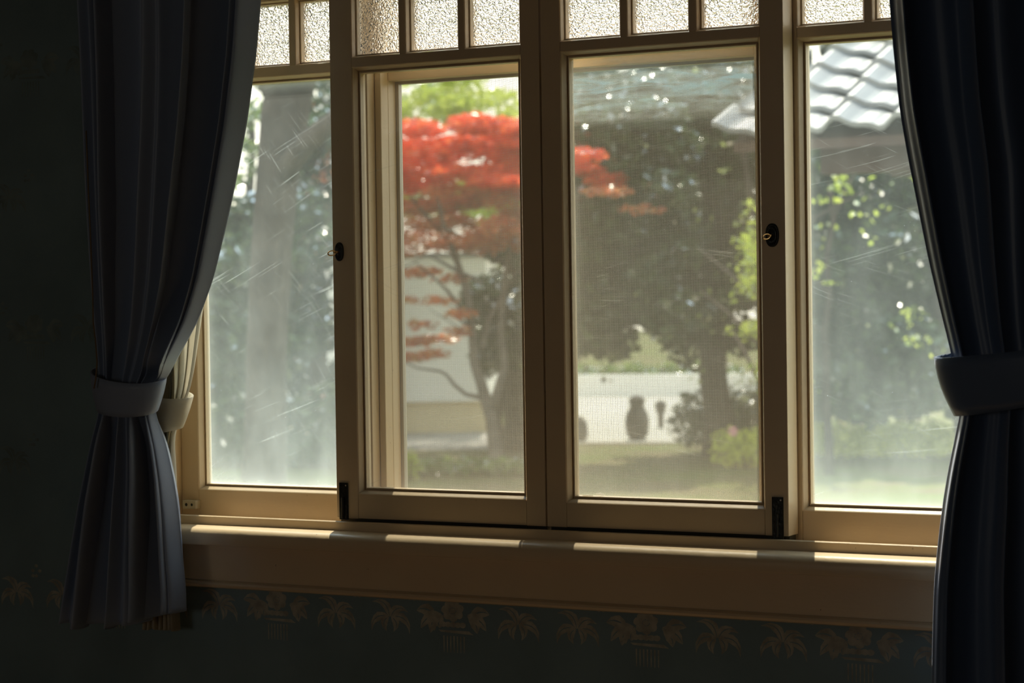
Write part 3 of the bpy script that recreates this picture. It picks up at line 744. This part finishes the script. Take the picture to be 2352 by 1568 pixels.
tree('second dark shrub mass between the leaning trunk and the maple', 'shrub', 'dense_shrub', 740, 1056, 740, 420, 0.08, 0.02, M_DARK,
     cloud(650, 800, 180, 600, 30, 110, 100, 360, .11, 33), seed=9)
tree('yellow green tree rising above the red maple against the bright sky', 'tree', 'sunny_tree', 835, 1000, 900, 330, 0.14, 0.05, M_YG,
     cloud(800, 1090, 130, 300, 34, 100, 70, 120, .085, 41) + cloud(880, 1230, 410, 490, 22, 110, 60, 130, .10, 43) + cloud(1090, 1200, 215, 270, 7, 60, 40, 50, .08, 42), seed=10)
tree('dark evergreen with a stout grey trunk just right of the maple trunk', 'tree', 'evergreen_tree', 1186, 1036, 1190, 520, 0.13, 0.06, M_DARK,
     cloud(1100, 1240, 560, 830, 30, 100, 80, 320, .10, 51) + [(1165, 620, 60, 30, 40, .08)], bark=M_BARK2, seed=11)
tree('lime tinted young tree behind the maple branches', 'tree', 'young_tree', 1155, 1020, 1150, 520, 0.05, 0.02, M_YG,
     [(1130, 510, 60, 60, 60, .07), (1170, 600, 50, 90, 45, .07), (1150, 560, 60, 40, 30, .07), (1185, 760, 30, 40, 14, .07), (1100, 480, 50, 30, 30, .07)], seed=12)
tree('large dark evergreen with a straight trunk behind the third pane', 'tree', 'evergreen_tree', 1650, 1050, 1642, 300, 0.15, 0.07, M_DARK,
     cloud(1480, 1830, 165, 780, 90, 150, 130, 400, .10, 61), seed=13)
tree('dark evergreen mass left of the straight trunk, behind the maple tip', 'tree', 'evergreen_tree', 1248, 1062, 1300, 300, 0.13, 0.06, M_DARK,
     cloud(1250, 1560, 165, 800, 90, 150, 130, 400, .10, 71), seed=14)
tree('loose bright leaved tree scattered among the dark evergreens', 'tree', 'dappled_tree', 1778, 1085, 1700, 250, 0.06, 0.02, M_DAP,
     cloud(1290, 1760, 150, 880, 60, 60, 40, 5, .06, 81, .3), seed=15)
tree('yellow green leafy tree at the right edge of the third pane', 'tree', 'leafy_tree', 1760, 1130, 1765, 500, 0.06, 0.03, M_YG,
     cloud(1700, 1790, 480, 930, 22, 70, 60, 26, .06, 91, .4) + [(1725, 640, 40, 30, 20, .06), (1735, 600, 50, 20, 20, .06)], seed=16)
tree('dark evergreen below the tiled roof, behind the rightmost pane', 'tree', 'evergreen_tree', 2250, 1060, 2100, 380, 0.15, 0.07, M_DARK,
     cloud(1790, 2120, 330, 940, 90, 140, 130, 400, .11, 101), seed=17)
tree('dark evergreen partly hidden by the navy curtain', 'tree', 'evergreen_tree', 2290, 1050, 2250, 380, 0.15, 0.07, M_DARK,
     cloud(2050, 2330, 250, 940, 70, 140, 130, 330, .11, 111), seed=18)
tree('bright leafed sapling under the tiled roof', 'tree', 'sapling', 1905, 1090, 1905, 420, 0.04, 0.02, M_YG,
     cloud(1860, 2150, 380, 900, 16, 60, 50, 2, .055, 82, .3) + [(1915, 395, 60, 40, 34, .06), (1930, 430, 50, 40, 30, .06), (1895, 460, 50, 20, 24, .06), (1900, 520, 40, 16, 10, .06), (1890, 620, 40, 40, 14, .06), (1915, 650, 30, 12, 8, .06), (2110, 780, 50, 40, 20, .06), (1990, 480, 60, 200, 14, .06), (2090, 700, 50, 120, 12, .06)], seed=19)

# hedges and low plants
def hedge(label, px0, px1, py_base, hpx, mat, n, L, depth=0.3, cat='hedge', name='hedge'):
    a = ground_at(px0, py_base); b = ground_at(px1, py_base); D = ((a + b) / 2 - CAM).dot(fwd); hh = hpx * D / F
    t = thing(name, ((a.x + b.x) / 2, (a.y + b.y) / 2, GZ), label, cat)
    k = max(3, int((b - a).length / max(hh, 0.2))); bl = []
    rnd = random.Random(int(px0))
    for i in range(k + 1):
        c = a.lerp(b, i / k); bl.append(((c.x, c.y, GZ + hh * 0.48), ((b - a).length / k * 0.8, depth, hh * rnd.uniform(0.42, 0.58)), n // (k + 1), L))
    leaves('foliage', mat, bl, t, flat=0.1)
    for i in range(k + 1):
        c = a.lerp(b, i / k); MB().tube([(c.x, c.y, GZ - 0.02), (c.x + 0.02, c.y, GZ + hh * 0.7)], 0.008, 6).build('stem', M_BARK, t)
    return t
hedge('low green groundcover strip at the foot of the maple', 900, 1260, 1092, 42, M_MID, 3800, 0.05)
hedge('broad yellow green clipped hedge beyond the rightmost pane', 1840, 2130, 1050, 90, M_BUSH, 4600, 0.05)
hedge('lime green bush at the lower right of the third pane', 1668, 1790, 1072, 94, M_BUSH, 1100, 0.06, 0.3, 'bush', 'lime_bush')
hedge('bright leafy plant at the lower left of the second pane', 890, 940, 1105, 70, M_YG, 220, 0.09, 0.2, 'plant', 'leafy_plant')
hedge('hazy dark shrub row along the lawn behind the third pane', 1600, 1800, 1040, 160, M_DARK, 3200, 0.07, 0.5, 'shrub', 'shrub_row')
hedge('distant pale green hedge above the sunlit pavement', 1270, 1660, 893, 60, M_MID, 3600, 0.09, 0.4, 'hedge', 'distant_hedge')
hedge('dark shrub row at the lawn edge seen through the leftmost pane', 400, 800, 1070, 90, M_DARK, 5000, 0.07, 0.5, 'shrub', 'shrub_row')

# pink flower on the lime bush
c = at(1684, 990, ground_at(1700, 1080).y - 0.35)
fl = thing('pink_flower', tuple(c), 'small pink flower on the lime green bush', 'flower')
for k in range(6):
    a = k * math.pi / 3; m = MB(); d = Vector((math.cos(a), 0, math.sin(a))); s_ = Vector((-math.sin(a), 0, math.cos(a)))
    m.add([c + d * 0.006, c + d * 0.03 + s_ * 0.016 + Vector((0, -.006, 0)), c + d * 0.05 + Vector((0, -.002, 0)), c + d * 0.03 - s_ * 0.016 + Vector((0, -.006, 0))], [(0, 1, 2, 3)]).build('petal', M_PINK, fl)
MB().lathe((c.x, c.y - 0.004, c.z - 0.006), [(0.003, 0), (0.008, 0.004), (0.008, 0.008), (0.003, 0.012)], 10).build('flower_centre', M_YG, fl)

# squat stone lantern silhouettes on the sunlit pavement
g = ground_at(1464, 1012)
tag(MB().lathe((g.x, g.y, GZ + 0.016), [(0.08, 0), (0.12, 0.06), (0.135, 0.17), (0.125, 0.27), (0.09, 0.34), (0.075, 0.38), (0.095, 0.42), (0.08, 0.46), (0.02, 0.49)], 20).build('garden_jar', M_STONE, smooth=True),
    'dark rounded stone jar standing on the sunlit pavement', 'jar')
g = ground_at(1518, 985)
tag(MB().lathe((g.x, g.y, GZ + 0.016), [(0.03, 0), (0.035, 0.16), (0.06, 0.2), (0.06, 0.25), (0.08, 0.28), (0.02, 0.33)], 14).build('stone_lantern', M_STONE, smooth=True),
    'small stone lantern on the pavement right of the dark jar', 'lantern')
g = ground_at(1330, 1015)
tag(MB().lathe((g.x, g.y, GZ + 0.016), [(0.07, 0), (0.10, 0.05), (0.09, 0.2), (0.04, 0.27)], 12).build('stone_stump', M_STONE, smooth=True),
    'small dark stone stump at the left end of the sunlit pavement', 'stone')
# pale pink gate posts far behind the rightmost pane
for (px, wpx, h0, lab) in ((1968, 26, 880, 'tallest pale pink post behind the yellow green hedge'), (1934, 14, 890, 'slim pale pink post left of the tallest one behind the hedge'), (2005, 16, 905, 'short pale pink post right of the tallest one behind the hedge')):
    g = ground_at(px, 1000); tp_ = at(px, h0, g.y); D = (g - CAM).dot(fwd); ww = wpx * D / F / 2
    m = MB(); m.box(g.x - ww, g.x + ww, g.y - ww, g.y + ww, GZ, tp_.z); m.box(g.x - ww * 1.2, g.x + ww * 1.2, g.y - ww * 1.2, g.y + ww * 1.2, tp_.z, tp_.z + 0.03)
    tag(m.build('gate_post', M_PINKISH, bevel=0.01), lab, 'post', 'pale gate posts behind the hedge')

# --- tiled roof of the neighbouring gate
RY = 5.6
tip = at(1640, 306, RY); ez = tip.z - 0.01
roof = thing('tiled_gate_roof', (tip.x + 1.0, RY + 0.6, GZ), 'low gate roof of wavy silver grey tiles, left hip above the third pane', 'roof')
TW, EXP = 0.262, 0.205; pit = D2R(27); ncol, nrow = 11, 9
def panh(u):   # S shaped pan tile: broad trough and a roll at its right side
    return 0.034 * math.cos(2 * math.pi * (u - 0.08)) + 0.010 * math.cos(4 * math.pi * u)
tiles = MB()
for r in range(nrow):
    for cidx in range(ncol):
        x0_ = tip.x + cidx * TW + (0.0)
        hipx = tip.x + r * EXP * math.cos(pit) * 0.28
        if x0_ + TW < hipx: continue
        vs_ = []; nu, nv = 12, 3
        for j in range(nv + 1):
            s_ = j / nv
            d_ = r * EXP + s_ * EXP * 1.12
            for i in range(nu + 1):
                u = i / nu; X = x0_ + u * TW
                nose = -0.035 * math.cos(2 * math.pi * (u - 0.08)) * (1 - s_) ** 2
                lift = 0.030 * (1 - s_)
                yy = RY + (d_ + nose) * math.cos(pit); zz = ez + (d_ + nose) * math.sin(pit) + panh(u) + lift
                X = max(X, hipx)
                vs_.append((X, yy, zz))
        top_n = len(vs_)
        vs_ += [(a_[0], a_[1] + 0.004, a_[2] - 0.020) for a_ in vs_]
        fs = []
        for j in range(nv):
            for i in range(nu):
                q = j * (nu + 1) + i
                fs.append((q, q + 1, q + nu + 2, q + nu + 1)); fs.append((top_n + q, top_n + q + nu + 1, top_n + q + nu + 2, top_n + q + 1))
        for i in range(nu): fs.append((i, top_n + i, top_n + i + 1, i + 1))
        tiles.add(vs_, fs)
tiles.build('roof_tiles', M_TILE, roof, smooth=False)
L_ = ncol * TW; dd = nrow * EXP
m = MB(); m.add([(tip.x + 0.06, RY + 0.06, ez - 0.03), (tip.x + L_, RY + 0.06, ez - 0.03), (tip.x + L_, RY + dd * math.cos(pit), ez + dd * math.sin(pit) - 0.03), (tip.x + 0.06 + dd * math.cos(pit) * 0.28, RY + dd * math.cos(pit), ez + dd * math.sin(pit) - 0.03),
              (tip.x + 0.06, RY + 0.06, ez - 0.07), (tip.x + L_, RY + 0.06, ez - 0.07), (tip.x + L_, RY + dd * math.cos(pit), ez + dd * math.sin(pit) - 0.07), (tip.x + 0.06 + dd * math.cos(pit) * 0.28, RY + dd * math.cos(pit), ez + dd * math.sin(pit) - 0.07)],
             [(0, 1, 2, 3), (4, 7, 6, 5), (0, 4, 5, 1), (1, 5, 6, 2), (2, 6, 7, 3), (3, 7, 4, 0)])
m.build('soffit', M_BEAM, roof)
m = MB(); m.box(tip.x + 0.35, tip.x + L_, RY + 0.30, RY + 0.40, ez - 0.16, ez - 0.04); m.box(tip.x + 0.42, tip.x + L_, RY + 1.0, RY + 1.1, ez - 0.14, ez + 0.3); m.build('beam', M_BEAM, roof, bevel=0.005)
px_ = at(2260, 700, RY + 0.35).x
MB().box(px_ - 0.06, px_ + 0.06, RY + 0.29, RY + 0.41, GZ, ez - 0.1).build('post', M_BEAM, roof, bevel=0.004)
px_ = tip.x + L_ - 0.3
MB().box(px_ - 0.06, px_ + 0.06, RY + 0.29, RY + 0.41, GZ, ez - 0.1).build('post', M_BEAM, roof, bevel=0.004)

# unseen eave, added so the patterned panes refract something dark
tag(MB().box(-2.2, 2.8, 0.12, 0.34, 2.34, 2.40).build('trim_8', M_BEAM), kind='structure')
# ------------------------------------------------------------------ curtains
def interp(tab, z):
    """tab: list of (z, v) descending"""
    if z >= tab[0][0]: 
        (z0, v0), (z1, v1) = tab[0], tab[1]; return v0 + (v1 - v0) * (z - z0) / (z1 - z0) * 0.6
    for (z0, v0), (z1, v1) in zip(tab, tab[1:]):
        if z <= z0 and z >= z1: s = (z0 - z) / (z0 - z1 + 1e-9); return v0 + (v1 - v0) * s
    return tab[-1][1]
def smooth_tab(tab, zs, k=3):
    v = np.array([interp(tab, z) for z in zs])
    for _ in range(k): v[1:-1] = (v[:-2] + 2 * v[1:-1] + v[2:]) / 4
    return v
def px_tab(pts, Y): return [(lambda q: (q.z, q.x))(at(px, py, Y)) for px, py in pts]

def cloth(name, mat, parent, Y, ltab, rtab, ztop, zbot, folds, amp_tab, thick=0.0014, nz=150, nu=220, hem=0.0, shear=0.35, extra=None, wave=0.0):
    zs = np.linspace(ztop, zbot, nz); xl = smooth_tab(ltab, zs, 4); xr = smooth_tab(rtab, zs, 4); am = smooth_tab(amp_tab, zs, 6)
    V = []
    for j, z in enumerate(zs):
        for i in range(nu + 1):
            u = i / nu
            y = 0.0; sx = 0.0
            for (k, ph, a, dr) in folds:      # count, phase, weight, drift down the drop
                q = 2 * math.pi * (k * (u + 0.045 * math.sin(2 * math.pi * u + ph * 2)) + ph + dr * (ztop - z))
                y += a * (math.sin(q) + 0.25 * math.sin(2 * q + 0.6)); sx += a * math.cos(q)
            wdt = xr[j] - xl[j]
            edge = min(1, 12 * u, 12 * (1 - u))
            x = xl[j] + wdt * u + sx * am[j] * shear * edge
            yy = Y - am[j] * y
            zz = z + (hem * math.sin(2 * math.pi * folds[0][0] * u + 1.0) * max(0, (j - nz + 12) / 12))
            if extra: x, yy, zz = extra(u, z, x, yy, zz)
            V.append((x, yy, zz))
    F_ = [(j * (nu + 1) + i, j * (nu + 1) + i + 1, (j + 1) * (nu + 1) + i + 1, (j + 1) * (nu + 1) + i) for j in range(nz - 1) for i in range(nu)]
    m = MB(); m.add(V, F_); o = m.build(name, mat, parent, smooth=True, flip=False)
    s = o.modifiers.new('thickness', 'SOLIDIFY'); s.thickness = thick; s.offset = 0
    return o

CY = -0.125
# left main curtain
Zt = 2.05
lt = px_tab([(188, 0), (196, 150), (206, 400), (218, 640), (230, 800), (232, 850), (234, 900), (234, 940), (218, 1020), (196, 1140), (172, 1290), (150, 1445)], CY)
rt = px_tab([(574, 0), (565, 120), (545, 280), (520, 420), (500, 520), (474, 640), (440, 740), (402, 815), (384, 850), (360, 880), (345, 935), (352, 965), (368, 1020), (383, 1100), (394, 1200), (402, 1300), (411, 1400), (411, 1420)], CY)
zb = at(280, 1442, CY).z
cl = thing('curtain', (-0.56, CY, 1.15), 'slate blue satin curtain gathered by a band, left of the window', 'curtain', 'pair of tied window curtains')
ztie = at(300, 905, CY).z
amp = [(2.1, 0.038), (1.7, 0.038), (1.4, 0.034), (1.22, 0.024), (ztie + 0.02, 0.012), (ztie - 0.02, 0.012), (1.05, 0.024), (0.95, 0.032), (0.76, 0.034)]
def bulge(u, z, x, y, zz):
    # the loose fold that spills over the band on its right side
    d = math.exp(-((z - (ztie + 0.060)) / 0.040) ** 2) * math.exp(-((u - 0.90) / 0.12) ** 2)
    d2 = math.exp(-((z - (ztie + 0.030)) / 0.016) ** 2) * math.exp(-((u - 0.84) / 0.15) ** 2)
    hem = 0.030 * max(0, (u - 0.45) / 0.55) * max(0, (1.0 - z) / 0.22)
    return x + 0.014 * d - 0.006 * d2, y - 0.030 * d + 0.020 * d2, zz + hem - 0.010 * d
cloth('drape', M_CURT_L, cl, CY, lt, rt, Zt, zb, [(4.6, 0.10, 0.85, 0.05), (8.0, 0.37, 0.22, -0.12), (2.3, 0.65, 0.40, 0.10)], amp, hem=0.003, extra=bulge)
lin = [(a, b - 0.004) for a, b in lt]; linr = [(a, b + 0.10) for a, b in lt]
cloth('lining', M_LINING, cl, CY + 0.050, [(z, x - 0.001 - 0.003 * max(0, (1.0 - z) / 0.2)) for z, x in lt], linr, Zt, zb + 0.028, [(3, 0.2, 0.6, 0.0)], [(a, 0.006) for a, _ in amp], nz=60, nu=40)

def band(name, mat, parent, cx, cy, rx, ry, zc, slope, h, flare=0.0, thick=0.003, n=64, sag=0.0, taper=0.0, shift=0.02):
    V = []; F_ = []; rows = 7
    for j in range(rows):
        s = j / (rows - 1)
        for i in range(n):
            a = 2 * math.pi * i / n
            k = 1 + flare * (0.5 - s)
            x = cx + (rx * k) * math.cos(a) ; y = cy + (ry * k) * math.sin(a)
            bulge_ = 1 + 0.03 * math.sin(math.pi * s)
            z = zc + slope * (x - cx) + h * (0.5 - s) * (1 - taper * math.cos(a) * 0.5) - sag * (-math.sin(a)) * 1.0
            V.append((cx + (x - cx) * bulge_ - shift * s * taper, cy + (y - cy) * bulge_, z))
    for j in range(rows - 1):
        for i in range(n): F_.append((j * n + i, j * n + (i + 1) % n, (j + 1) * n + (i + 1) % n, (j + 1) * n + i))
    m = MB(); m.add(V, F_); o = m.build(name, mat, parent, smooth=True)
    s_ = o.modifiers.new('thickness', 'SOLIDIFY'); s_.thickness = thick; s_.offset = 1
    return o
# left band: wraps the gathered drape and rises to a hook on the wall
A = at(231, 880, CY); B = at(366, 905, CY)
band('tieback', M_CURT_L, cl, (A.x + B.x) / 2 - 0.002, CY, (B.x - A.x) / 2 + 0.002, 0.030, (A.z + B.z) / 2 - 0.004, -0.10, 0.052, flare=0.22, sag=0.010, taper=0.15)

# cream voile behind
SY = -0.070
sh = thing('voile_curtain', (-0.50, SY, 1.1), 'cream voile curtain tied back between the slate blue curtain and the window', 'curtain')
lt2 = px_tab([(215, 0), (230, 400), (270, 700), (320, 850), (340, 900), (345, 980), (350, 1050), (345, 1200), (335, 1330), (330, 1445)], SY)
rt2 = px_tab([(560, 0), (545, 250), (512, 480), (494, 560), (478, 640), (462, 740), (448, 840), (436, 900), (424, 930), (412, 960), (396, 1000), (399, 1060), (400, 1130), (396, 1200), (396, 1300), (402, 1400), (404, 1445)], SY)
zt2 = at(390, 950, SY).z
cloth('drape', M_SHEER, sh, SY, lt2, rt2, Zt, at(370, 1444, SY).z, [(7, 0.2, 0.7, 0.05), (12, 0.5, 0.35, -0.1)], [(2.1, 0.016), (1.4, 0.012), (zt2 + 0.02, 0.005), (zt2 - 0.03, 0.005), (1.0, 0.008), (0.76, 0.013)], thick=0.0008, nz=120, nu=140, hem=0.002)
A = at(335, 945, SY); B = at(428, 948, SY)
band('tieback', M_SHEER, sh, (A.x + B.x) / 2 - 0.004, SY, (B.x - A.x) / 2 + 0.006, 0.017, (A.z + B.z) / 2 + 0.002, -0.02, 0.054, flare=0.30, sag=0.006, taper=0.3)

# cord
cp = [(203, 440), (207, 520), (210, 600), (213, 680), (214, 740), (219, 780), (223, 830), (220, 870), (216, 892)]
cordY = -0.165
m = MB(); m.tube([at(x, y, cordY) for x, y in [(198, 300), (201, 380)] + cp], 0.0011, 8)
cc = m.build('cord', M_CORD, cl, smooth=True); cc['label'] = 'thin brown hanging cord'

# right curtain
RYc = -0.13
lt3 = px_tab([(2034, 0), (2044, 120), (2058, 250), (2078, 360), (2103, 480), (2128, 600), (2156, 715), (2178, 800), (2184, 830), (2196, 890), (2206, 928), (2190, 1000), (2172, 1080), (2158, 1160), (2146, 1260), (2138, 1340), (2134, 1450), (2131, 1568)], RYc)
rt3 = [(2.1, 1.02), (1.4, 1.0), (1.2, 0.93), (1.1, 0.92), (1.0, 0.97), (0.5, 1.05)]
cr = thing('curtain', (0.80, RYc, 1.15), 'navy satin curtain hanging in deep shade, right of the window', 'curtain', 'pair of tied window curtains')
zt3 = at(2260, 860, RYc).z
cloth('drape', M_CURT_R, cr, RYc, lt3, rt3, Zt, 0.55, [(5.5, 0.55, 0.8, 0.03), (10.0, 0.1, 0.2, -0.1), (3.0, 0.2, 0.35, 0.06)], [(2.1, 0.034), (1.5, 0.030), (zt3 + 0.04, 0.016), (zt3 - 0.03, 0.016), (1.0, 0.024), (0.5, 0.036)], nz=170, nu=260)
A = at(2178, 862, RYc)
band('tieback', M_CURT_R, cr, A.x + 0.145, RYc, 0.147, 0.048, at(2260, 862, RYc).z + 0.010, 0.15, 0.064, flare=0.16, sag=0.006, taper=0.30, shift=0.0)

# curtain pole above the view, carrying both curtains
pole = MB(); pole.tube([(-0.85, CY, 2.07), (1.15, CY, 2.07)], 0.014, 14)
po = pole.build('curtain_pole', M_BRASS, smooth=True); tag(po, 'curtain pole above the window, carrying both curtains', 'curtain pole')
